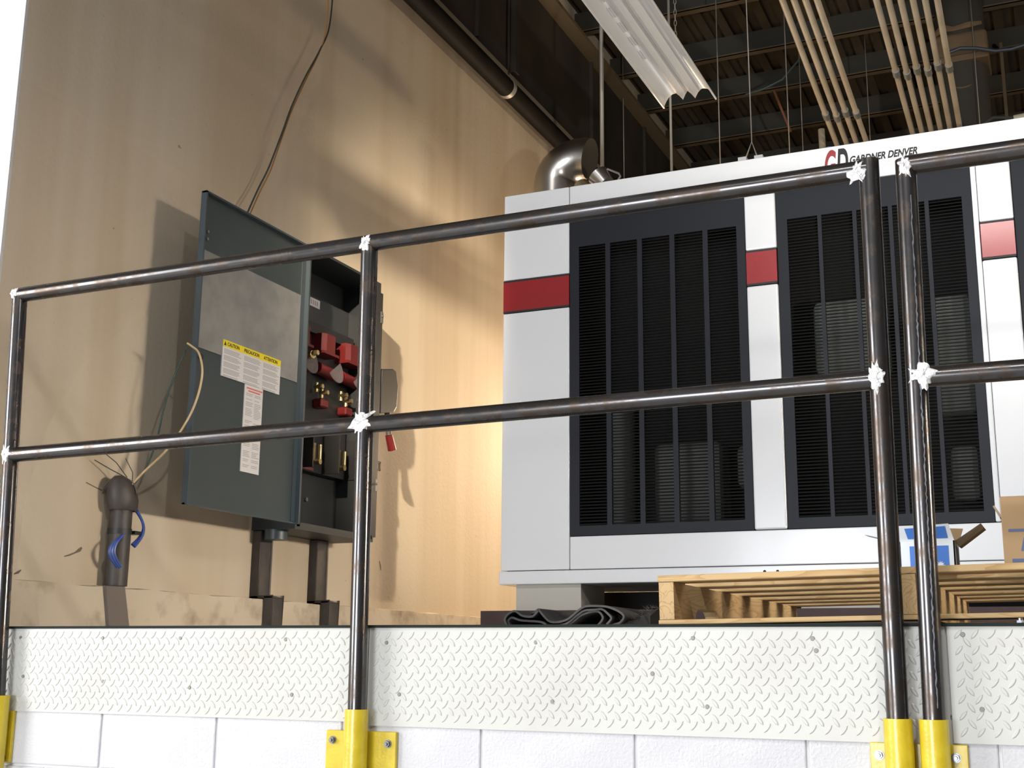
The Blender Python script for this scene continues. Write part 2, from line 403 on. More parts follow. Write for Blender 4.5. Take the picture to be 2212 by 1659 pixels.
obj('girder_flange', MB().box(-3.10, -2.99, 2.96, 16, 4.40, 4.43), M['flange'], g)
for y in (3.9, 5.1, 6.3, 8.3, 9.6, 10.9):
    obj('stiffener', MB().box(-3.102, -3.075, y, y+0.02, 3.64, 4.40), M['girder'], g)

# ---------------------------------------------------------------- tread plates on the platform edge
def tread_plate(x0, x1, z0, z1, label, screws, tilt=0.0):
    t = thing('tread_plate', (x0, 2.95, z0), label, 'metal plate')
    obj('plate_sheet', MB().box(x0, x1, 2.950, 2.9545, z0, z1), M['tread'], t)
    mb = MB(); P = 0.0345; L, W, H = 0.0148, 0.0048, 0.0020
    nx, nz = int((x1-x0)/P)+2, int((z1-z0)/P)+2
    for i in range(-1, nx):
        for j in range(-1, nz):
            for kind in (0, 1):
                cx = x0 + P*(i+0.5*kind)+0.006; cz = z1 - P*(j+0.5*kind)-0.004
                a = (0.90 if kind else -0.95) + random.uniform(-0.03, 0.03)
                if not (x0+0.009 < cx < x1-0.009 and z0+0.011 < cz < z1-0.009): continue
                ca, sa = math.cos(a), math.sin(a); w_ = W*(1.0 if kind else 1.12)
                out = []; inn = []
                for u, v in ((-1, 0), (-0.55, 0.8), (0, 1), (0.55, 0.8), (1, 0), (0.55, -0.8), (0, -1), (-0.55, -0.8)):
                    x, z = u*L, v*w_; out.append((cx+x*ca-z*sa, 2.9502, cz+x*sa+z*ca))
                    x, z = u*L*0.72, v*w_*0.45; inn.append((cx+x*ca-z*sa, 2.9502-H, cz+x*sa+z*ca))
                mb.add(out+inn, [(q, (q+1) % 8, 8+(q+1) % 8, 8+q) for q in range(8)]+[tuple(range(8, 16))])
    o = obj('raised_lozenges', mb, M['tread'], t); o['kind'] = 'stuff'
    sm_ = mesh_of('screw', MB().cyl((0, 0, 0), (0, -0.0025, 0), 0.0058, 0.0048, 8), M['screw'])
    for x, z in screws:
        piece('screw', sm_, t, (x-x0, 0.0005, z-z0))
    return t
tread_plate(XW, -1.737, -0.250, -0.004, 'cream tread plate on the platform edge, left of the second railing post',
            [(-2.64,-.034), (-2.96,-.033), (-2.356,-.034), (-1.998,-.037), (-2.936,-.148), (-2.627,-.159), (-2.313,-.171), (-1.97,-.184)])
tread_plate(-1.733, -0.275, -0.258, -0.006, 'long cream tread plate between the second post and the paired posts',
            [(-1.68,-.045), (-1.638,-.177), (-1.252,-.043), (-1.207,-.186), (-.948,-.116), (-.846,-.032), (-.815,-.19), (-.564,-.033), (-.557,-.06)])
tread_plate(-0.271, 1.2, -0.254, -0.002, 'cream tread plate right of the paired railing posts',
            [(-.238,-.024), (-.209,-.182), (.2,-.04), (.6,-.18)])

# ---------------------------------------------------------------- railings
RY, RR = 2.912, 0.0238
def splat(name, parent, cx, cz, size, axes, seed, sx=1.0, sz=1.0):
    """lumpy weld paint hugging the pipes that meet at (cx, cz); axes: 'v', 'h'"""
    rg = random.Random(seed); n, rings = 44, 6
    prof = []; size *= .84
    for k in range(n):
        prof.append(size*rg.uniform(0.45, 1.0))
    prof = [(prof[k-1]+2*prof[k]+prof[(k+1) % n])/4 for k in range(n)]
    for _ in range(5):
        k = rg.randrange(n); q = size*rg.uniform(0.9, 1.35)
        prof[k] = q; prof[(k+1) % n] = q*rg.uniform(.7, .95); prof[k-1] = max(prof[k-1], q*.7)
    def fy(x, z):
        ds = []
        if 'v' in axes: ds.append(abs(x))
        if 'h' in axes: ds.append(abs(z))
        d = min(ds); rr = RR+0.0022
        return RY - math.sqrt(max(rr*rr-d*d, 0.0))
    vs = [(cx, fy(0, 0)-0.003, cz)]; fs = []
    for r in range(1, rings+1):
        for k in range(n):
            t = 2*PI*k/n; q = prof[k]*r/rings
            x, z = q*math.cos(t)*sx, q*math.sin(t)*sz
            lift = 0.0026*rg.uniform(0.0, 1.0)*(1-r/rings)
            vs.append((cx+x, fy(x, z)-lift+(0.002 if r == rings else 0), cz+z))
    for k in range(n): fs.append((0, 1+k, 1+(k+1) % n))
    for r in range(rings-1):
        for k in range(n):
            a = 1+r*n; fs.append((a+k, a+n+k, a+n+(k+1) % n, a+(k+1) % n))
    return obj(name, MB().add(vs, fs, True), M['weld'], parent, label='bright silver weld on the pipe joint')
XA0, XA1 = -2.985, -3.061        # first post: foot, head
XB, XC = -1.750, -0.379
XD0, XD1 = -0.306, -0.292
rl = thing('railing', (XB, RY, -0.4), 'long dark pipe railing with three posts bolted to the platform edge', 'railing')
zt = lambda x: 1.061 + 0.004*(x-XB)
zm = lambda x: 0.540 + 0.0085*(x-XB)
obj('top_rail', MB().cyl((XA1, RY, zt(XA1)), (XC, RY, zt(XC)), RR, n=28), M['pipe'], rl)
def xa(z): return XA0 + (XA1-XA0)*(z+0.3)/1.36
obj('mid_rail', MB().cyl((xa(.53), RY, zm(XA1)), (XB-RR*0.6, RY, zm(XB)), RR*.98, n=28), M['pipe'], rl)
obj('mid_rail', MB().cyl((XB+RR*0.6, RY, zm(XB)-0.002), (XC-RR*.5, RY, zm(XC)), RR*.98, n=28), M['pipe'], rl)
obj('post', MB().cyl((XA0, RY, -0.40), (XA1, RY, zt(XA1)), RR, n=28), M['pipe'], rl)
obj('corner_joint', MB().cyl((XA1-.0001, RY, zt(XA1)), (XA1+.0003, RY, zt(XA1)+RR*.7), RR*.99, RR*.6, n=28), M['pipe'], rl)
obj('post', MB().cyl((XB+.010, RY, -0.42), (XB-.002, RY, zt(XB)-0.003), RR, n=28), M['pipe'], rl)
obj('post', MB().cyl((XC-.002, RY, -0.42), (XC+.003, RY, zt(XC)+0.022), RR, n=28), M['pipe'], rl)
splat('weld', rl, XB-.004, zt(XB)-.006, .030, 'vh', 11, .8, 1.15)
splat('weld', rl, XB, zm(XB), .040, 'vh', 12, 1.05, 1.15)
splat('weld', rl, XC-.022, zt(XC)-.014, .030, 'vh', 13, 1.1, 1.1)
splat('weld', rl, XC-.004, zm(XC), .036, 'vh', 14, .85, 1.2)
splat('weld', rl, XA1-.004, zt(XA1), .026, 'vh', 15, .8, .9)
splat('weld', rl, xa(.53)-.002, zm(XA1), .034, 'vh', 16, .8, 1.0)
r2 = thing('railing', (XD0, RY, -0.4), 'second pipe railing starting at the right one of the paired posts', 'railing')
obj('post', MB().cyl((XD0, RY, -0.42), (XD1, RY, 1.075), RR, n=28), M['pipe'], r2)
obj('top_rail', MB().cyl((XD1, RY, 1.062), (1.25, RY, 1.060), RR, n=28), M['pipe'], r2)
obj('mid_rail', MB().cyl((XD1+RR*.4, RY, 0.549), (1.25, RY, 0.545), RR*.98, n=28), M['pipe'], r2)
obj('post', MB().cyl((1.226, RY, -0.42), (1.226, RY, 1.06), RR, n=28), M['pipe'], r2)
splat('weld', r2, XD1-.001, 1.055, .030, 'vh', 21, .75, 1.1)
splat('weld', r2, XD1+.012, .551, .036, 'vh', 22, 1.05, 1.15)
sm2 = MB(); rg = random.Random(5)
pts = []; n = 150
for i in range(n):
    z = -0.18+1.16*i/(n-1); f = (z+.42)/1.5; x = XD0+(XD1-XD0)*f
    a = 0.42+rg.uniform(-.05, .05); pts.append((x+math.sin(a)*(RR+.0004), RY-math.cos(a)*(RR+.0004), z))
sm2.tube(pts, [rg.uniform(.0006, .0026) for _ in pts], 6)
obj('weld_seam', sm2, M['weld'] if False else mat('grey_weld_seam', (0.085, 0.09, 0.11), 0.45, 0.6), r2, label='rough grey weld seam down the post')

def bracket(x, fx0, fx1, z0, z1, tubes, bolts, label, hexb=True):
    b = thing('post_bracket', (x, 2.95, z0), label, 'bracket', 'yellow post brackets')
    obj('flange_plate', MB().box(fx0, fx1, 2.9435, 2.9555, z0, z1), M['yellow'], b, bev=0.0015)
    for tx, zt_ in tubes:
        n = 32; R0, R1 = 0.0310, 0.0243; vs = []
        for zz in (z0-0.02, zt_):
            for r in (R0, R1):
                vs += [(tx+r*math.cos(2*PI*k/n), RY+r*math.sin(2*PI*k/n), zz) for k in range(n)]
        fs = []
        for k in range(n):
            l = (k+1) % n
            fs += [(k, l, 2*n+l, 2*n+k), (n+k, 3*n+k, 3*n+l, n+l), (2*n+k, 2*n+l, 3*n+l, 3*n+k), (k, n+k, n+l, l)]
        obj('socket_tube', MB().add(vs, fs, True), M['yellow'], b)
    for bx, bz in bolts:
        q = obj('bolt', MB().cyl((bx, 2.9435, bz), (bx, 2.9415, bz), .0105, n=20).cyl((bx, 2.9415, bz), (bx, 2.934, bz), .0082, n=6).cyl((bx, 2.934, bz), (bx, 2.9285, bz), .0045, .004, n=12), M['zinc'], b)
    return b
bracket(-1.745, -1.851, -1.640, -0.425, -0.272, [(XB+.0085, -0.216)], [(-1.830, -.297), (-1.663, -.302), (-1.830, -.40), (-1.663, -.40)], 'yellow bolted bracket under the second railing post')
bracket(-0.345, -0.447, -0.243, -0.410, -0.257, [(XC-.0015, -0.204), (XD0, -0.204)], [(-.428, -.284), (-.268, -.284), (-.428, -.385), (-.268, -.385)], 'wide yellow bracket with two sockets under the paired posts')
bracket(-3.02, -3.13, -2.955, -0.398, -0.250, [(XA0, -0.204)], [(-2.987, -.274), (-2.980, -.386)], 'yellow bolted bracket at the lower left corner of the photo')

# ---------------------------------------------------------------- compressor
YC = 5.5
cp = thing('air_compressor', (-0.7, 6.4, 0.0), 'large white air compressor cabinet with charcoal louvered doors and red stripes', 'compressor')
obj('base_rail', MB().box(-2.526, 1.10, YC-0.004, 7.4, .266, .328), M['white'], cp, bev=.003)
hole = mesh_of('bolt_hole', MB().cyl((0, 0, 0), (0, -.001, 0), .007, n=10), M['inside'])
for x in (-1.246, -1.189): piece('bolt_hole', hole, cp, (x+.7, YC-.0038-6.4, .303))
obj('body_shell', MB().box(-2.512, -2.495, YC+.02, 7.4, .33, 2.225).box(-2.512, 1.085, YC+.02, 7.4, 2.2, 2.228).box(-2.512, 1.085, 7.38, 7.4, .33, 2.2).box(1.07, 1.085, YC+.02, 7.4, .33, 2.2), M['white'], cp)
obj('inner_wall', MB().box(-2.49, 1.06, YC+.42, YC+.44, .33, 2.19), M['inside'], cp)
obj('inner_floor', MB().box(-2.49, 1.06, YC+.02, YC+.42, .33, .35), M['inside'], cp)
FR = 0.022
obj('corner_panel', MB().box(-2.519, -2.1655, YC, YC+FR, .3315, 1.606).box(-2.519, -2.1655, YC, YC+FR, 1.780, 2.231), M['white'], cp, bev=.004, seg=2)
obj('corner_panel', MB().box(.735, 1.09, YC, YC+FR, .3315, 2.231), M['white'], cp, bev=.004)
obj('top_panel', MB().box(-2.1625, .732, YC, YC+FR, 2.053, 2.231), M['white'], cp, bev=.004, seg=2)
obj('lower_panel', MB().box(-2.1625, .732, YC, YC+FR, .3315, .484), M['white'], cp, bev=.004, seg=2)
def stripe(x0, x1, y=YC):
    s = obj('red_stripe', MB().box(x0, x1, y-.0012, y+.01, 1.618, 1.768), M['red'], cp)
    obj('stripe_edge', MB().box(x0, x1, y-.0006, y+.012, 1.768, 1.7775), M['black'], s, label='thin black upper border')
    obj('stripe_edge', MB().box(x0, x1, y-.0006, y+.012, 1.6085, 1.618), M['black'], s, label='thin black lower border')
stripe(-2.519, -2.1655)
def column(x0, x1):
    obj('column_panel', MB().box(x0, x1, YC-.006, YC+FR, .487, 1.606).box(x0, x1, YC-.006, YC+FR, 1.780, 2.050), M['white'], cp, bev=.008, seg=3)
    stripe(x0+.002, x1-.001, YC-.006)
column(-1.284, -1.140); column(-.262, -.124)
obj('column_trim', MB().box(-.286, -.264, YC-.002, YC+FR, .487, 2.050), M['white'], cp, bev=.006, seg=3)
def grille(x0, x1):
    mb = MB(); yb = YC+.004; a, b = .487, 2.050; z0, z1 = .534, 1.910
    cols = []
    wv = (x1-x0); c0 = x0+.048; pitch = (wv-.048-.04-.138)/4
    for k in range(5): cols.append((c0+pitch*k, c0+pitch*k+.138))
    mb.box(x0, x1, yb, yb+.018, a, z0).box(x0, x1, yb, yb+.018, z1, b)
    xs = [x0]+[v for c in cols for v in c]+[x1]
    for k in range(0, len(xs), 2): mb.box(xs[k], xs[k+1], yb, yb+.018, z0, z1)
    d = obj('louvered_door', mb, M['grey_paint'], cp)
    lv = MB(); n = 92; p = (z1-z0)/n
    for k in range(n):
        z = z0+p*(k+.5)
        lv.add([(0, yb+.002, z-.0052), (.138, yb+.002, z-.0052), (.138, yb+.014, z+.0018), (0, yb+.014, z+.0018), (0, yb+.0005, z-.0040), (.138, yb+.0005, z-.0040), (.138, yb+.0135, z+.0036), (0, yb+.0135, z+.0036)],
               [(0,1,2,3), (4,7,6,5), (0,4,5,1)])
    me = mesh_of('louvers', lv, M['slat'], (0, 0, 0))
    for c in cols:
        o = piece('louvers', me, d, (c[0]-ORG['air_compressor'][0], -6.4, 0)); o['kind'] = 'stuff'
grille(-2.163, -1.287); grille(-1.137, -.288); grille(-.121, .73)
for x0, x1, z0, z1 in ((-1.80, -1.47, .54, .93), (-1.40, -1.33, .70, .90), (-1.02, -.70, 1.20, 1.55), (-.50, -.33, .98, 1.52), (-.46, -.34, .60, .84)):
    obj('inner_machinery', MB().box(x0, x1, YC+.16, YC+.36, z0, z1), M['machine'], cp, bev=.03, seg=2)
obj('inner_machinery', MB().cyl((-2.0, YC+.28, .36), (-2.0, YC+.28, 1.2), .07, n=16), M['machine'], cp)
# lettering on the top panel
def tpt(px, py): return at(px, py, 'y', YC-.001)
p = tpt(1783, 363)
text('logo_letter', 'G', .190, face_y(tpt(1779, 368).x, YC-.0012, 2.076, 0), M['red'], cp, shear=.22, bold=.006, sx=.37, ext=.0008)['label'] = 'red letter G of the maker\'s logo'
text('logo_letter', 'D', .190, face_y(tpt(1806, 366).x, YC-.0008, 2.078, 0), M['black'], cp, shear=.22, bold=.006, sx=.36, ext=.0006)['label'] = 'black letter D of the maker\'s logo'
q0, q1 = tpt(1834, 349), tpt(1980, 330)
tx = text('maker_name', 'GARDNER DENVER', .046, face_y(q0.x, YC-.0008, 2.136, 0), M['black'], cp, shear=.28, bold=.0014, sx=.80, ext=.0004)
wdt = max(v.co.x for v in tx.data.vertices)-min(v.co.x for v in tx.data.vertices); k = (q1.x-q0.x)/wdt
x_ = min(v.co.x for v in tx.data.vertices)
for v in tx.data.vertices: v.co.x = x_+(v.co.x-x_)*k
# skid under the machine
ft = mesh_of('skid_foot', MB().box(0, .33, YC+.03, 5.85, .1435, .2655), M['foot'], (0, 0, 0))
for x in (-2.449, -1.10, .55): piece('skid_foot', ft, cp, (x+.7, -6.4, 0))
obj('under_shade_sheet', MB().box(-2.46, 1.0, 6.2, 6.24, .0, .262), M['inside'], cp)  # black sheet added to stand for the shade beneath the machine
ch = top('steel_channel', MB().prism([(YC-.02, .0), (YC+.06, .0), (YC+.06, .012), (YC-.008, .012), (YC-.008, .131), (YC+.36, .131), (YC+.36, .143), (YC-.02, .143)], 'x', -2.612, 1.2), M['maroon'], (-.7, YC, 0), 'maroon steel channel lying on the floor under the white compressor', 'beam')

# ---------------------------------------------------------------- disconnect cabinet on the left wall
XD = -2.98
dc = thing('disconnect_switch', (-3.2, 4.75, .45), 'grey electrical disconnect cabinet with its door swung open against the wall', 'cabinet')
by0, by1, bz0, bz1 = 4.43, 5.075, .445, 1.70
T = .012
obj('enclosure', MB().box(XW+.001, XW+.02, by0, by1, bz0, bz1).box(XW+.02, XD, by0, by0+T, bz0, bz1).box(XW+.02, XD, by1-T, by1, bz0, bz1)
    .box(XW+.02, XD, by0+T, by1-T, bz0, bz0+T).box(XW+.02, XD, by0+T, by1-T, bz1-T, bz1)
    .box(XD-.012, XD, by1-.04, by1-T, bz0+T, bz1-T).box(XD-.012, XD, by0+T, by0+.035, bz0+T, bz1-T).box(XD-.012, XD, by0+T, by1-T, bz0+T, bz0+.03), M['cabinet_in'], dc)
dy0, dy1, dz0, dz1 = 3.690, 4.425, .462, 1.682
dr = obj('door', MB().box(XD-.004, XD, dy0, dy1, dz0, dz1), M['cabinet'], dc)
obj('door_lip', MB().box(XD, XD+.022, dy0, dy0+.008, dz0, dz1).box(XD, XD+.022, dy0, dy1, dz1-.008, dz1).box(XD, XD+.012, dy0, dy1, dz0, dz0+.006).box(XD, XD+.024, dy1-.008, dy1, dz0, dz1), M['cabinet_lip'], dr)
obj('edge_bend', MB().box(XD, XD+.004, dy1-.035, dy1-.008, dz0+.01, dz1-.01), M['cabinet_lip'], dr)
obj('insulating_sheet', MB().box(XD, XD+.0035, dy0+.012, dy1-.036, 1.064, 1.452), M['sheet'], dr, label='mottled light grey sheet fixed inside the door')
for z in (1.44, 1.445): pass
for z in (1.41, 1.50, 1.53): obj('door_screw', MB().cyl((XD, dy0+.045, z), (XD+.006, dy0+.045, z), .006, n=8), M['zinc'], dr)
obj('latch_eye', MB().cyl((XD, dy0+.05, 1.03), (XD+.008, dy0+.05, 1.03), .012, n=12), M['black'], dr)
xl = XD+.0045
cl = obj('caution_label', MB().box(XD, xl, 3.868, 4.262, .985, 1.128), M['paper'], dc, label='white warning label in three columns under a yellow band')
obj('yellow_band', MB().box(XD, xl+.0006, 3.868, 4.262, 1.104, 1.131), M['label_yellow'], cl, label='yellow band along the top of the label')
for tx_, yy in (('CAUTION', 3.896), ('PRECAUCION', 4.005), ('ATTENTION', 4.140)):
    text('lettering', tx_, .020, face_x(xl+.0008, yy, 1.1105), M['print_dark'], cl, sx=.86 if tx_ != 'PRECAUCION' else .83, bold=.0004)
obj('warning_triangle', MB().prism([(3.874, 1.109), (3.890, 1.109), (3.882, 1.126)], 'x', xl, xl+.001), M['print_dark'], cl)
pr = MB(); rg = random.Random(9)
for c in range(3):
    ya = 3.878+.131*c
    z = 1.096
    for grp in range(5):
        for ln in range(4 if grp < 4 else 2):
            pr.box(xl-.001, xl+.0004, ya, ya+rg.uniform(.09, .114), z-.0028, z); z -= .0052
        z -= .0052
o = obj('fine_print', pr, M['print'], cl); o['kind'] = 'stuff'
il = obj('instruction_label', MB().box(XD, xl-.001, 4.026, 4.149, .632, .992), M['paper'], dc, label='tall narrow white label below the warning label')
obj('red_heading', MB().box(XD, xl-.0005, 4.038, 4.145, .968, .974).box(XD, xl-.0005, 4.05, 4.13, .957, .963), M['print_red'], il)
pr = MB(); z = .95
while z > .65:
    for ya in (4.036, 4.094):
        if rg.random() < .8: pr.box(xl-.002, xl-.0006, ya, ya+rg.uniform(.03, .05), z-.0028, z)
    z -= .0065 if rg.random() < .85 else .016
o = obj('fine_print', pr, M['print'], il); o['kind'] = 'stuff'
# inside of the cabinet
nb = obj('barrier_plate', MB().box(XW+.02, XW+.05, by0+.012, by1-.012, 1.27, 1.565), M['barrier'], dc)
npl = obj('nameplate', MB().box(XW+.05, XW+.053, 4.65, 4.80, 1.515, 1.555), M['paper'], dc, label='small pale nameplate')
pr = MB()
for i in range(5): pr.box(XW+.053, XW+.0535, 4.705+.017*i, 4.714+.017*i, 1.524, 1.546)
obj('nameplate_marks', pr, M['print'], npl)
bb = obj('base_block', MB().box(XW+.02, XW+.07, by0+.03, by1-.03, .74, 1.40).box(XW+.07, XW+.10, by0+.05, by1-.04, 1.37, 1.42), M['black'], dc)
for k, yc in enumerate((4.56, 4.775, 4.985)):
    dz = 0.0
    a = obj('arc_chute', MB().prism([(XW+.05, yc-.06), (XW+.125, yc-.06), (XW+.14, yc-.035), (XW+.14, yc+.035), (XW+.125, yc+.06), (XW+.05, yc+.06)], 'z', 1.285, 1.375)
            .box(XW+.05, XW+.145, yc-.066, yc+.066, 1.278, 1.290), M['redplastic'], dc, label='red moulded arc chute')
    obj('rotor_bar', MB().cyl((XW+.10, yc-.05, 1.215), (XW+.10, yc+.10, 1.205), .028, n=14), M['redplastic'], dc, label='red switch rotor')
    # clear half-disc shield
    vs = []; n = 16
    for s_ in (0, .004):
        for i in range(n+1):
            t = PI*(i/n) - 0.5
            vs.append((XW+.145+s_+.02*math.sin(t), yc+.03+.072*math.cos(t)*.9, 1.225-.072*math.sin(t)))
    fs = [tuple(range(n, -1, -1)), tuple(range(n+1, 2*n+2))]+[(i, i+1, n+2+i, n+1+i) for i in range(n)]+[(n, 0, n+1, 2*n+1)]
    obj('arc_shield', MB().add(vs, fs), M['clear'], dc, label='clear plastic arc shield')
    for j, (dy, zz) in enumerate(((-.045, 1.125), (.0, 1.105))):
        obj('terminal_lug', MB().cyl((XW+.10, yc+dy, zz+.02), (XW+.10, yc+dy, zz-.025), .009, n=10).cyl((XW+.09, yc+dy, zz), (XW+.135, yc+dy, zz), .011, n=6), M['brass'], dc)
    obj('fuse_cap', MB().box(XW+.07, XW+.12, yc-.03, yc+.035, 1.035, 1.075), M['redplastic'], dc, bev=.006)
    obj('terminal_lug', MB().box(XW+.08, XW+.09, yc-.035, yc-.012, .79, .87).cyl((XW+.10, yc+.005, .865), (XW+.10, yc+.005, .78), .010, n=10).cyl((XW+.09, yc-.01, .785), (XW+.115, yc-.01, .785), .014, n=8), M['brass'], dc)
    obj('insulator', MB().box(XW+.07, XW+.16, yc+.072, yc+.08, .74, .93), M['black'], dc)
obj('red_tag', MB().box(XW+.10, XW+.11, 4.62, 4.72, .735, .748), M['redplastic'], dc)
obj('locating_pin', MB().cyl((XW+.02, 4.80, .62), (XW+.03, 4.80, .62), .010, n=8), M['zinc'], dc)
obj('brass_stud', MB().cyl((XD-.03, 4.555, 1.235), (XD-.005, 4.555, 1.235), .012, n=6).cyl((XD-.06, 4.565, 1.23), (XD-.03, 4.555, 1.23), .018, n=10), M['brass'], dc)
# flange edge, handle and latches on the right side
obj('side_flange', MB().box(XD-.16, XD-.003, by1, by1+.028, .47, 1.655), M['slat'], dc)
P = [at(822, 797, 'x', -3.0), at(846, 797, 'x', -3.0), at(853, 803, 'x', -3.0), at(857, 835, 'x', -3.0), at(854, 880, 'x', -3.0), at(848, 891, 'x', -3.0), at(818, 893, 'x', -3.0)]
obj('handle_housing', MB().prism([(v.y, v.z) for v in P], 'x', -3.05, -2.99), M['slat'], dc, bev=.006, seg=2)
h0, h1, h2 = at(836, 888, 'x', -3.01), at(840, 940, 'x', -3.01), at(847, 972, 'x', -3.01)
hl = obj('handle_lever', MB().cyl(h0, h1, .014, n=10), M['dark_steel'], dc)
obj('handle_grip', MB().cyl(h1, h2, .018, .021, n=16), M['redplastic'], hl, label='red grip of the switch lever')
for z in (1.535, .715):
    obj('cover_latch', MB().box(XD-.012, XD-.002, by1+.012, by1+.034, z-.028, z+.028).cyl((XD-.002, by1+.022, z+.006), (XD+.004, by1+.022, z+.006), .006, n=8), M['zinc'], dc, label='pale metal cover latch')
obj('padlock_eye', MB().box(XD-.02, XD-.014, by1+.02, by1+.075, .79, .80).box(XD-.02, XD-.014, by1+.02, by1+.075, .825, .835).box(XD-.02, XD-.014, by1+.065, by1+.075, .79, .835), M['dark_steel'], dc)
obj('conduit_hub', MB().cyl((XW+.10, 4.47, .405), (XW+.10, 4.47, .446), .05, n=18), M['cabinet_lip'], dc)

# two flat dark raceways from the cabinet down to the floor, each stepping over the footing ledge
def raceway(y0, y1, label):
    mb = MB().box(XW+.001, XW+.045, y0, y1, .158, .444).box(XW+.001, XW+.118, y0, y1, .158, .17).box(XW+.0715, XW+.118, y0, y1, .001, .17)
    t = top('cable_raceway', mb, M['dark_steel'], (XW, y0, 0), label, 'conduit', None, bev=.003)
    o = link('raceway_edge', mesh_of('raceway_edge', MB().box(XW+.03, XW+.047, y1-.004, y1+.006, .172, .444), M['grey_steel'], (XW, y0, 0)), t)
    return t
raceway(4.440, 4.520, 'dark flat raceway below the open cabinet door, stepping over the footing ledge')
raceway(4.880, 4.965, 'dark flat raceway below the cabinet box, right of the other raceway')

# conduit stub with boot on the left
st = thing('conduit_stub', (XW, 3.57, 0), 'short dark conduit with a rounded cap on the left wall, blue wire loops beside it', 'conduit')
obj('pipe', MB().cyl((XW+.05, 3.565, .16), (XW+.05, 3.565, .45), .040, n=20), M['dark_steel'], st)
cap = MB(); n = 20
rings = [(.43, .052, 0), (.44, .060, 0), (.47, .064, -.004), (.505, .060, -.012), (.535, .045, -.02), (.552, .022, -.027), (.556, .002, -.028)]
vs = [(XW+.055+r*.8*math.cos(2*PI*k/n), 3.565+dy+r*math.sin(2*PI*k/n), z) for z, r, dy in rings for k in range(n)]
fs = [(i*n+k, i*n+(k+1) % n, (i+1)*n+(k+1) % n, (i+1)*n+k) for i in range(len(rings)-1) for k in range(n)]
cap.add(vs, fs, True)
cb = obj('weather_cap', cap, M['dark_steel'], st)
obj('cap_band', MB().tube([(XW+.055+.8*.066*math.cos(a)*math.cos(.0), 3.553+.03*math.cos(a)-.01, .49+.06*math.sin(a)) for a in [i*PI/10 for i in range(11)]], .003, 6), M['grey_steel'], cb)
obj('foot_plate', MB().hexa([(XW+.071, 3.478, .156), (XW+.071, 3.575, .158), (XW+.071, 3.618, .002), (XW+.071, 3.512, .002)], [(XW+.084, 3.478, .156), (XW+.084, 3.575, .158), (XW+.084, 3.618, .002), (XW+.084, 3.512, .002)]), mat('dusty_brown_plate', (.14, .115, .105), .6), st)
def spiral(p, ry, rz, turns, dx):
    return [(XW+.075+dx*i/40, p[0]+ry*math.cos(2*PI*turns*i/40+1.6)*(1 if i < 999 else 1), p[1]+rz*math.sin(2*PI*turns*i/40+1.6)) for i in range(41)]
bw = MB()
for s_ in range(3):
    bw.tube([(XW+.08+.006*s_, 3.60+.055*math.sin(PI*i/12)*(1-.1*s_), .44-.13*i/12-.004*s_) for i in range(13)], .005, 6)
obj('wire_loop', bw, M['wire_blue'], st, label='bundle of blue wires looped out on the right')
bw = MB()
for s_ in range(3):
    bw.tube([(XW+.075+.006*s_, 3.545-.055*math.sin(PI*i/12)*(1-.12*s_), .335-.115*i/12+.003*s_) for i in range(13)], .0045, 6)
obj('wire_loop', bw, M['wire_blue'], st, label='bundle of blue wires looped out on the left')
obj('tape_wrap', MB().cyl((XW+.05, 3.565, .345), (XW+.05, 3.565, .365), .043, n=20).box(XW+.05, XW+.09, 3.60, 3.635, .348, .36), M['black'], st)
obj('wire_tail', MB().tube([(XW+.07, 3.55, .55), (XW+.04, 3.50, .575), (XW+.02, 3.44, .60)], .0018, 5).tube([(XW+.07, 3.56, .55), (XW+.05, 3.52, .60), (XW+.02, 3.47, .64)], .0018, 5).tube([(XW+.06, 3.6, .54), (XW+.04, 3.62, .58), (XW+.02, 3.60, .63)], .0016, 5), M['wire_dark'], st)
def wire(name, pix, xs, r, m_, label, n=6):
    pts = [at(px, py, 'x', x) for (px, py), x in zip(pix, xs)]
    # smooth
    out = []
    for i in range(len(pts)-1):
        p0, p1, p2, p3 = pts[max(i-1, 0)], pts[i], pts[i+1], pts[min(i+2, len(pts)-1)]
        for k in range(6):
            t = k/6
            out.append(0.5*((2*p1)+(p2-p0)*t+(2*p0-5*p1+4*p2-p3)*t*t+(3*p1-p0-3*p2+p3)*t**3))
    out.append(pts[-1])
    return top(name, MB().tube(out, r, n), m_, tuple(out[0]), label, 'wire')
wire('cable', [(275, 1058), (312, 1018), (362, 970), (402, 912), (425, 862), (437, 806), (430, 764), (414, 748), (404, 741)], [-3.12, -3.08, -3.02, -2.95, -2.94, -2.94, -2.945, -2.95, -2.96], .0042, M['wire_tan'], 'tan wire rising from the conduit cap and looping over the open door edge')
wire('cable', [(277, 1060), (313, 1015), (337, 955), (352, 890), (363, 850), (384, 795), (404, 750)], [-3.12, -3.10, -3.08, -3.05, -3.04, -3.02, -2.99], .0034, M['wire_green'], 'thin dark green wire from the conduit cap up to the door edge')
wire('cable', [(722, -60), (712, 55), (690, 110), (660, 165), (630, 230), (612, 280), (590, 338), (578, 368), (556, 412), (530, 470)], [-3.13]*9+[-3.1], .0040, M['wire_dark'], 'dark cable hanging down the wall behind the cabinet door')
wire('cable', [(712, -60), (705, 55), (692, 108), (662, 170), (632, 235), (614, 284), (594, 342), (583, 372), (561, 416), (535, 475)], [-3.13]*9+[-3.1], .0032, M['wire_orange'], 'thin orange brown cable twisted along the dark hanging cable')

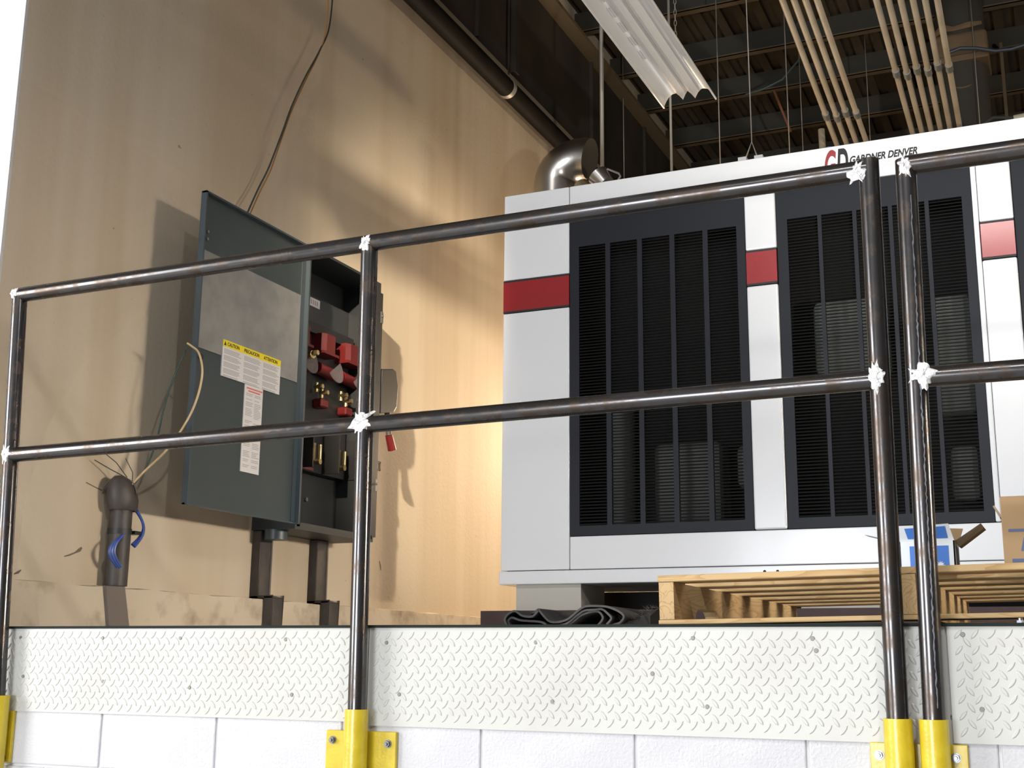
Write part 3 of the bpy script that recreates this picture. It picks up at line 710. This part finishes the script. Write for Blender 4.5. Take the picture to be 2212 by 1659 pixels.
# ---------------------------------------------------------------- overhead pipe, lamp, conduits, hangers
sp = thing('sprinkler_pipe', (-3.1, 8, 3.5), 'thick dark pipe running along the top of the left wall', 'pipe')
obj('pipe', MB().cyl((-3.098, 2.97, 3.508), (-3.098, 11.5, 3.508), .060, n=24), M['rust_pipe'], sp)
y = 6.78
obj('clamp', MB().cyl((-3.098, y-.02, 3.508), (-3.098, y+.02, 3.508), .064, n=24).box(-3.11, -3.086, y-.014, y+.014, 3.565, 3.62), M['rod'], sp, label='pale clevis clamp')
obj('hanger_rod', MB().cyl((-3.085, y-.01, 3.60), (-3.085, y-.01, 4.60), .008, n=8).box(-3.10, -3.04, y+.01, y+.07, 3.62, 4.60), M['girder'], sp)

lz, lx0, lx1, ly0, ly1 = 2.9, -1.875, -1.578, 0.9, 6.19
prof = [(0, 0), (.05, .032), (.10, .055), (.17, .070), (.238, .073), (.30, .055), (.373, .027), (.415, .055), (.46, .075), (.525, .055), (.603, .023), (.66, .055), (.72, .072), (.762, .073), (.84, .066), (.90, .045), (.95, .022), (1, 0)]
lf = thing('strip_light', (-1.73, 3.5, 2.9), 'white fluted reflector of a strip light with no tubes, hung below the roof', 'ceiling light')
w_ = lx1-lx0
mb = MB(); n = len(prof)
top_ = [(lx0+u*w_, lz+v+.003) for u, v in prof]; bot = [(lx0+u*w_, lz+v) for u, v in prof]
for i in range(n-1):
    q = [bot[i], bot[i+1], top_[i+1], top_[i]]
    mb.add([(a, ly0, b) for a, b in q]+[(a, ly1, b) for a, b in q], [(3,2,1,0), (4,5,6,7), (0,1,5,4), (2,3,7,6)]+([(3,0,4,7)] if i == 0 else [])+([(1,2,6,5)] if i == n-2 else []), True)
obj('reflector', mb, M['lamp_white'], lf)
obj('lip', MB().box(lx0-.002, lx0+.006, ly0, ly1, lz-.006, lz+.002).box(lx1-.006, lx1+.002, ly0, ly1, lz-.006, lz+.002), M['lamp_white'], lf)
obj('channel', MB().box(lx0+.08, lx1-.08, ly0+.1, ly1-.1, lz+.082, lz+.12), M['lamp_white'], lf)
sl = MB()
slm = mesh_of('slot', MB().box(0, .008, 0, .10, 0, .002), M['paper'])
for k in range(7): piece('slot', slm, lf, (lx0+.055+1.73, 4.66+.155*k-3.5, .0455))
for k in range(3):
    pass
for yy in (1.6, 5.95):
    ch_ = MB()
    for i in range(54):
        z = lz+.12+i*.032
        a = (.007, 0, 0) if i % 2 else (0, .007, 0)
        ch_.tube([(-1.73+a[0]*math.cos(t)*1.0, yy+a[1]*math.cos(t), z+.016+.020*math.sin(t)) for t in [j*PI/4 for j in range(9)]], .0022, 4, False)
    obj('hanging_chain', ch_, M['rod'], lf)

def conduit_run(n, a0, a1, b0, b1, z, r, y1, coup, label_fn, group):
    """n conduits whose first and last pass through the given photograph pixels at height z"""
    A0, A1, B0, B1 = [at(p[0], p[1], 'z', z) for p in (a0, a1, b0, b1)]
    for k in range(n):
        f = k/(n-1)
        p = A0.lerp(B0, f); q = A1.lerp(B1, f); d = (q-p)/(q.y-p.y)
        s0 = p + d*(3.0-p.y); s1 = p + d*(y1-p.y)
        t = thing('conduit', (s0.x, s0.y, z), label_fn(k), 'conduit', group)
        obj('pipe', MB().cyl(s0, s1, r, n=14), M['conduit'], t)
        for cy in coup:
            c = p + d*(cy+(k % 2)*.05-p.y); e = d.normalized()*.04
            obj('coupling', MB().cyl(c-e, c+e, r*1.28, n=14), M['coupling'], t)
ordn4 = ['leftmost', 'second from the left', 'third from the left', 'rightmost']
ordn6 = ['leftmost', 'second from the left', 'third from the left', 'fourth from the left', 'fifth from the left', 'rightmost']
conduit_run(4, (1690, 0), (1810, 318), (1765, 0), (1872, 308), 3.4, .0176, 8.7, (7.75,), lambda k: f'tan ceiling conduit, {ordn4[k]} of the bundle of four', 'ceiling conduits above the compressor')
conduit_run(6, (1893, 0), (1972, 290), (2025, 0), (2074, 280), 3.4, .0176, 8.7, (7.3,), lambda k: f'tan ceiling conduit, {ordn6[k]} of the bundle of six', 'ceiling conduits above the compressor')
# trapeze that carries the conduits
for yy, nm in ((8.4, 'near'), (10.6, 'far')):
    pass
def rod(px, py, y, r, label, m_=None, name='hanger_rod', z1=4.842):
    b = at(px, py, 'y', y)
    return top(name, MB().cyl((b.x, y, b.z-.15), (b.x, y, z1), r, n=8), m_ or M['rod'], (b.x, y, b.z-.15), label, 'rod')
rod(1301, 372, 6.5, .0125, 'thick hanger rod beside the strip light, over the silver elbow')
rod(1451, 372, 7.0, .0085, 'hanger rod behind the end of the strip light')
rod(1556, 352, 8.0, .0042, 'thin rod just right of the strip light end')
rod(1706, 335, 8.0, .0040, 'thin rod between the chain yoke and the four conduits')
rod(1735, 330, 9.1, .0036, 'faint thin rod left of the bundle of four conduits')
rod(1880, 305, 9.3, .0036, 'faint thin rod right of the bundle of four conduits')
rod(2118, 285, 8.8, .0032, 'pale thin rod in front of the dark round duct')
rod(1348, 380, 9.0, .0042, 'thin rod right of the thick hanger rod')
sh = at(1782, 345, 'y', 8.6)
top('pipe_stub', MB().cyl((sh.x+.03, 8.6, 0.001), (sh.x-.015, 8.6, sh.z+.235), .024, n=12), M['conduit'], (sh.x, 8.6, 0.001), 'short tan upright pipe end just left of the four conduits', 'pipe')
# chain with a yoke holding two small lugs
yk = thing('lifting_chain', tuple(at(1624, 310, 'y', 6.2)), 'thin chain with a spread yoke hooked to two pale lugs on the compressor roof', 'chain')
a0, l0, l1 = at(1624, 310, 'y', 6.2), at(1610, 345, 'y', 6.2), at(1637, 342, 'y', 6.2)
cm = MB(); cm.tube([(a0.x, 6.2, a0.z), (a0.x-.01, 6.2, 4.842)], .0035, 6)
obj('chain', cm, M['rod'], yk)
obj('yoke', MB().tube([l0, (a0.x, 6.2, a0.z+.01), l1], .005, 6), M['rod'], yk)
obj('lug', MB().box(l0.x-.035, l0.x+.01, 6.18, 6.22, l0.z-.18, l0.z+.01).box(l1.x-.015, l1.x+.03, 6.18, 6.22, l1.z-.18, l1.z+.01), M['paper'], yk)
top('hose', MB().tube([at(1610, 205, 'y', 9.2), at(1650, 192, 'y', 9.2), at(1690, 172, 'y', 9.2), at(1725, 130, 'y', 9.2), at(1745, 95, 'y', 9.2), at(1765, 20, 'y', 9.2)], .009, 6), mat('dark_green_hose', (.03, .05, .05), .6), tuple(at(1610, 205, 'y', 9.2)), 'thin dark hose sagging left of the four conduits', 'hose')
top('loose_brace', MB().cyl(at(1672, 196, 'z', 4.603), at(1708, 285, 'y', at(1672, 196, 'z', 4.603).y+.12), .012, n=8), mat('rust_brace', (.16, .06, .03), .7), tuple(at(1672, 196, 'z', 4.603)), 'slanting rusty brace under the purlins', 'rod')

# silver elbow duct on the compressor's roof
el = thing('exhaust_elbow', (-2.55, 6.2, 2.23), 'silver duct elbow standing on the left end of the compressor roof', 'duct')
cx, cz = -2.375, 2.640
pts = [(-2.532, 6.2, 2.229), (-2.532, 6.2, 2.50)] + [(cx-.157*math.cos(t)*1.0, 6.2, cz-.09+.157*math.sin(t)*.86) for t in [i*PI/2/9*1.25 for i in range(10)]]
obj('elbow', MB().tube(pts, [.115]*2+[.115]*10, 24), M['silver'], el)
e = at(1291, 378, 'y', 6.2); f_ = at(1309, 398, 'y', 6.2)
obj('end_collar', MB().cyl(e, f_, .062, .05, n=20), M['silver'], el)
obj('wire_bail', MB().tube([at(1306, 388, 'y', 6.2), at(1307, 372, 'y', 6.2), at(1312, 365, 'y', 6.2), at(1337, 375, 'y', 6.2), at(1340, 381, 'y', 6.2), at(1333, 392, 'y', 6.2)], .006, 6), M['rod'], el)
vc = at(1791, 324, 'y', 5.9)
top('vent_plug', MB().cyl((vc.x, 5.9, 2.2285), (vc.x, 5.9, vc.z-.01), .035, n=14).cyl((vc.x, 5.9, vc.z-.01), (vc.x, 5.9, vc.z+.012), .035, .015, n=14), M['purple'], (vc.x, 5.9, 2.2285), 'small violet plug on the compressor roof above the red letter', 'plug')

# round duct with a wrapped collar, far right
b0, b1 = at(2030, 200, 'y', 9), at(2138, 200, 'y', 9)
xc, rd = (b0.x+b1.x)/2, (b1.x-b0.x)/2
du = thing('round_duct', (xc, 9, 3.4), 'dark round duct hanging from the roof with a brown wrapped collar', 'duct')
obj('duct_pipe', MB().cyl((xc, 9, 3.3), (xc, 9, 4.80), rd, n=32), M['duct'], du)
c0, c1 = at(2090, 128, 'y', 9-rd), at(2090, 66, 'y', 9-rd)
obj('wrapped_collar', MB().box(xc-rd*1.06, xc+rd*1.10, 9-rd*1.06, 9+rd, c0.z, c1.z), M['collar'], du, bev=.03, seg=3)
obj('collar_fold', MB().box(xc-rd*1.09, xc+rd*1.12, 9-rd*1.1, 9+rd, c0.z-.005, c0.z+.045), M['collar'], du, bev=.01)
ar = MB()
ar.tube([(xc+rd*.62*math.cos(t), 9-rd*.98-.004+.10*abs(math.cos(t))**3, c0.z-.10-.11*math.sin(t)) for t in [i*PI/14 for i in range(15)]], .007, 6)
obj('rim_scrape', ar, M['collar'], du)
obj('crumpled_foil', MB().tube([(xc-rd*1.0, 9-rd*.7, c1.z+.03), (xc-rd*.6, 9-rd*.9, c1.z+.06), (xc-rd*.2, 9-rd*1.02, c1.z+.03), (xc+rd*.4, 9-rd*1.0, c1.z+.045), (xc+rd*.9, 9-rd*.8, c1.z+.06)], [.02, .035, .02, .026, .015], 7), M['collar'], du)
top('cable', MB().tube([at(2052, 113, 'y', 8.75), at(2075, 104, 'y', 8.75), at(2110, 104, 'y', 8.75), at(2150, 110, 'y', 8.75), at(2185, 106, 'y', 8.75), at(2230, 92, 'y', 8.75)], .013, 8), mat('blue_black_cable', (.025, .035, .05), .5), tuple(at(2052, 113, 'y', 8.75)), 'blue black cable slung across the brown duct collar', 'cable')
k0, k1 = at(2158, 130, 'y', 9.6), at(2182, 300, 'y', 9.6)
top('steel_post', MB().box(k0.x+.01, k1.x+.0, 9.6, 9.7, 3.3, 4.60), M['flange'], (k0.x, 9.6, 3.3), 'brown upright steel post right of the round duct', 'post')
top('pale_pipe', MB().cyl(at(2190, 258, 'y', 7.4), at(2260, 244, 'y', 7.4), .025, n=12), M['conduit'], tuple(at(2190, 258, 'y', 7.4)), 'pale pipe end above the compressor roof at the right edge of the photo', 'pipe')
top('curved_cable', MB().tube([at(2112, 290, 'y', 7.4), at(2122, 270, 'y', 7.4), at(2145, 254, 'y', 7.4), at(2188, 254, 'y', 7.4)], .008, 6), M['wire_dark'], tuple(at(2112, 290, 'y', 7.4)), 'dark cable curving up from the compressor roof beside the round duct', 'cable')

# ---------------------------------------------------------------- pallet and what lies on the platform
PA = thing('pallet', (-0.905, 3.0, 0.0), 'pine pallet on the platform edge behind the right-hand railing posts', 'pallet')
fr_ = [3.0, 3.241, 3.469, 3.70, 3.955, 4.16, 4.385]
rg = random.Random(4)
for i, y in enumerate(fr_):
    wd = .098 if i else .092
    obj('deck_board', MB().box(-.946, .33, y, y+wd, .1045, .1205), M['wood_x'], PA, bev=.002)
for x in (-.943, -.372, .29):
    mb = MB(); x1 = x+.0375
    prof2 = [(3.001, .0135), (3.185, .0135), (3.195, .034), (3.215, .046), (3.24, .049), (3.37, .049), (3.40, .046), (3.416, .034), (3.424, .0135), (4.05, .0135), (4.06, .034), (4.085, .047), (4.24, .047), (4.262, .034), (4.27, .0135), (4.482, .0135), (4.482, .1035), (3.001, .1035)]
    mb.prism(prof2, 'x', x, x1)
    obj('stringer', mb, M['wood_y'], PA)
for y in (3.0, 3.62, 4.39):
    obj('bottom_board', MB().box(-.946, .33, y, y+.095, .001, .0125), M['wood_x'], PA, bev=.0015)
PA.rotation_euler = (0, -0.016, 0)
def on_pallet(x): return 0.1205 + (x+.905)*0.016 + .0008

# blue and white carton
bx0, bx1, by_, bdep = -.3905, -.2625, 3.19, .12
bz = on_pallet(bx0)+.0012; bh = .073
bc = thing('carton', (bx0, by_, bz), 'small open blue and white carton on the pallet behind the paired posts', 'box')
t_ = .003
obj('carton_body', MB().box(bx0, bx1, by_, by_+t_, bz, bz+bh).box(bx0, bx1, by_+bdep-t_, by_+bdep, bz, bz+bh).box(bx0, bx0+t_, by_, by_+bdep, bz, bz+bh).box(bx1-t_, bx1, by_, by_+bdep, bz, bz+bh).box(bx0, bx1, by_, by_+bdep, bz, bz+t_), M['carton_white'], bc)
bp = obj('blue_panel', MB().box(bx0+.024, bx1-.014, by_-.0006, by_, bz+.002, bz+bh-.012), M['carton_blue'], bc)
lp = []
for k in range(22):
    r = .0105*(1 if k % 2 else .5); a = 2*PI*k/22+.3; lp.append((bx1-.034+r*math.cos(a), bz+.014+r*1.1*math.sin(a)))
obj('white_leaf', MB().prism(lp, 'y', by_-.0012, by_-.0004), M['carton_white'], bp, label='white ragged leaf mark')
obj('blue_panel', MB().box(bx1, bx1+.0006, by_+.03, by_+.10, bz+.012, bz+bh-.012), M['carton_navy'], bc, label='navy panel on the side')
fz = bz+bh
fl = obj('front_flap', MB().hexa([(bx0, by_, fz), (bx1, by_, fz), (bx1-.013, by_+.022, fz+.043), (bx0-.003, by_+.022, fz+.038)], [(bx0, by_+t_, fz), (bx1, by_+t_, fz), (bx1-.013, by_+.022+t_, fz+.043), (bx0-.003, by_+.022+t_, fz+.038)]), M['carton_white'], bc)
def flp(u, v): return (bx0+(bx1-bx0)*u+(-.003*(1-u)-.013*u)*v, by_+.022*v-.0006, fz+(.038+.005*u)*v)
obj('blue_panel', MB().add([flp(.17, .14), flp(.9, .14), flp(.92, .86), flp(.12, .86)], [(0, 1, 2, 3)]), M['carton_blue'], fl)
obj('side_flap', MB().hexa([(bx1, by_+.012, fz-.001), (bx1+.062, by_+.012, fz+.040), (bx1+.068, by_+.03, fz+.030), (bx1+.008, by_+.03, fz-.014)], [(bx1, by_+.012+t_, fz+.001), (bx1+.062, by_+.10, fz+.040), (bx1+.068, by_+.10, fz+.032), (bx1+.008, by_+.10, fz-.012)]), M['kraft_dark'], bc, label='brown flap folded out to the right')
obj('back_flap', MB().hexa([(bx0+.05, by_+bdep-t_, fz), (bx1, by_+bdep-t_, fz), (bx1+.012, by_+bdep+.01, fz+.04), (bx0+.05, by_+bdep+.01, fz+.046)], [(bx0+.05, by_+bdep, fz), (bx1, by_+bdep, fz), (bx1+.012, by_+bdep+.013, fz+.04), (bx0+.05, by_+bdep+.013, fz+.046)]), M['kraft'], bc, label='brown inner side of the rear flap')
obj('side_flap', MB().hexa([(bx0, by_+.02, fz), (bx0, by_+.10, fz), (bx0-.085, by_+.10, fz+.024), (bx0-.085, by_+.02, fz+.022)], [(bx0, by_+.02, fz+t_), (bx0, by_+.10, fz+t_), (bx0-.085, by_+.10, fz+.027), (bx0-.085, by_+.02, fz+.025)]), M['carton_white'], bc)
# brown carton at the right edge
kx0, ky = -.1535, 3.19; kz = on_pallet(kx0)+.003
kc = thing('carton', (kx0, ky, kz), 'brown cardboard carton with blue print at the right edge of the photo', 'box')
obj('carton_body', MB().box(kx0, kx0+.34, ky, ky+.25, kz, kz+.168), M['kraft'], kc, bev=.002)
obj('torn_flap', MB().hexa([(kx0, ky+.02, kz+.125), (kx0, ky+.06, kz+.125), (kx0-.014, ky+.06, kz+.150), (kx0-.014, ky+.02, kz+.150)], [(kx0-.003, ky+.02, kz+.118), (kx0-.003, ky+.06, kz+.118), (kx0-.018, ky+.06, kz+.148), (kx0-.018, ky+.02, kz+.148)]), M['kraft_dark'], kc)
obj('printed_bar', MB().box(kx0+.014, kx0+.20, ky-.0008, ky, kz+.083, kz+.090), M['carton_navy'], kc)
obj('printed_bar', MB().box(kx0+.018, kx0+.20, ky-.0008, ky, kz+.006, kz+.020), M['carton_navy'], kc)
text('printed_letter', 'F', .040, face_y(kx0+.038, ky-.0006, kz+.040), M['carton_navy'], kc, shear=.25, bold=.002)

# folded rubber mat
mt = thing('rubber_mat', (-1.3, 3.3, 0), 'black rubber mat lying in loose folds on the platform left of the pallet', 'mat')
def curve(pts, k=6):
    out = []
    for i in range(len(pts)-1):
        p0, p1, p2, p3 = pts[max(i-1, 0)], pts[i], pts[i+1], pts[min(i+2, len(pts)-1)]
        for j in range(k):
            t = j/k
            out.append(tuple(0.5*((2*p1[c])+(p2[c]-p0[c])*t+(2*p0[c]-5*p1[c]+4*p2[c]-p3[c])*t*t+(3*p1[c]-p0[c]-3*p2[c]+p3[c])*t**3) for c in (0, 1)))
    return out+[pts[-1]]
def fold(px, dy=0.0, a=3.22, b=3.75, t=.0055, label=None, m_='rubber'):
    pts = [at(x, y, 'y', a) for x, y in px]; pts = [(p.x, max(p.z, .005)) for p in pts]
    o = obj('fold', MB().ribbon(curve(pts), t, a, b), M[m_], mt)
    for p in o.data.polygons: p.use_smooth = False
fold([(1095, 1352), (1090, 1338), (1098, 1326), (1112, 1320), (1128, 1330), (1148, 1332), (1160, 1322), (1163, 1317), (1172, 1328), (1185, 1341), (1200, 1344), (1225, 1338), (1250, 1318), (1265, 1310), (1290, 1309), (1312, 1311), (1335, 1320), (1347, 1331), (1340, 1344), (1325, 1350)])
fold([(1205, 1352), (1225, 1346), (1245, 1330), (1262, 1319), (1285, 1317), (1300, 1316), (1312, 1325), (1320, 1336), (1310, 1349)], a=3.225)
fold([(1222, 1353), (1240, 1341), (1255, 1329), (1275, 1322), (1292, 1321), (1301, 1331), (1300, 1340), (1290, 1352)], a=3.23)
fold([(1100, 1350), (1098, 1341), (1106, 1334), (1125, 1340), (1165, 1343), (1180, 1349)], a=3.23)
fold([(1108, 1322), (1130, 1324), (1150, 1324), (1163, 1316)], a=3.30, b=3.6)
# frayed heap at the right end of the mat
hp = MB(); rg = random.Random(8)
b0_, b1_ = at(1335, 1350, 'y', 3.3), at(1418, 1350, 'y', 3.3)
n = 15
def hz(u): return .012+.038*u**.8+.008*math.sin(9*u)
vs = []
for j in range(6):
    yy = 3.25+.09*j
    for i in range(n):
        u = i/(n-1); x = b0_.x+(b1_.x-b0_.x)*u
        vs.append((x, yy+rg.uniform(-.01, .01), hz(u)*(1 if 0 < j < 5 else .55)+rg.uniform(-.004, .004)))
hp.add(vs, [(j*n+i, j*n+i+1, (j+1)*n+i+1, (j+1)*n+i) for j in range(5) for i in range(n-1)])
hp.add([(b0_.x, 3.245, .001), (b1_.x, 3.245, .001)]+[vs[i] for i in range(n)], [(0, 1)+tuple(range(n+1, 1, -1))])
hp.add([(b1_.x, 3.245, .001), (b1_.x, 3.70, .001)]+[vs[j*n+n-1] for j in range(6)], [(0, 1)+tuple(range(7, 1, -1))])
hh = obj('frayed_heap', hp, M['fuzz'], mt)
fz_ = MB()
for k in range(420):
    u = rg.random()**.6; x = b0_.x+(b1_.x-b0_.x)*u; y = 3.25+rg.random()**2*.4; z = hz(u)*.3+hz(u)*.7*rg.random()
    if y > 3.27: z = hz(u)
    d = Vector((rg.uniform(-1, 1), rg.uniform(-1, .2), rg.uniform(.1, 1))).normalized()*rg.uniform(.006, .016)
    s_ = Vector((.0006, 0, .0006))
    p = Vector((x, y-.002, z)); fz_.add([p-s_, p+s_, p+d], [(0, 1, 2)])
o = obj('frayed_threads', fz_, mat('grey_threads', (.07, .06, .055), .9), hh); o['kind'] = 'stuff'
# bolt on the platform's edge
eb = at(2204, 1341, 'y', 2.95)
top('edge_bolt', MB().cyl((eb.x, 2.96, .001), (eb.x, 2.96, .006), .010, n=6).cyl((eb.x, 2.96, .006), (eb.x, 2.96, .011), .005, n=10), M['zinc'], (eb.x, 2.96, .001), 'small bolt on the platform edge under the brown carton', 'bolt')

# dark scuffs on the lower left wall
def scuff(pix, r):
    pts = [at(x, y, 'x', XW+.001) for x, y in pix]
    mb = MB().tube(pts, r, 6)
    mb.v = [(XW+.0004+(x-XW)*.12, y, z) for x, y, z in mb.v]
    obj('scuff_mark', mb, mat('dark_scuff', (.13, .10, .075), .8), wl)
scuff([(139, 1202), (150, 1199), (162, 1194), (172, 1188), (177, 1183)], [.002, .003, .003, .007, .004])
scuff([(186, 1042), (205, 1052), (222, 1060)], .0022)
scuff([(820, 1212), (822, 1222), (823, 1232)], [.004, .007, .004])
scuff([(30, 1240), (40, 1236), (46, 1231)], [.002, .005, .002])
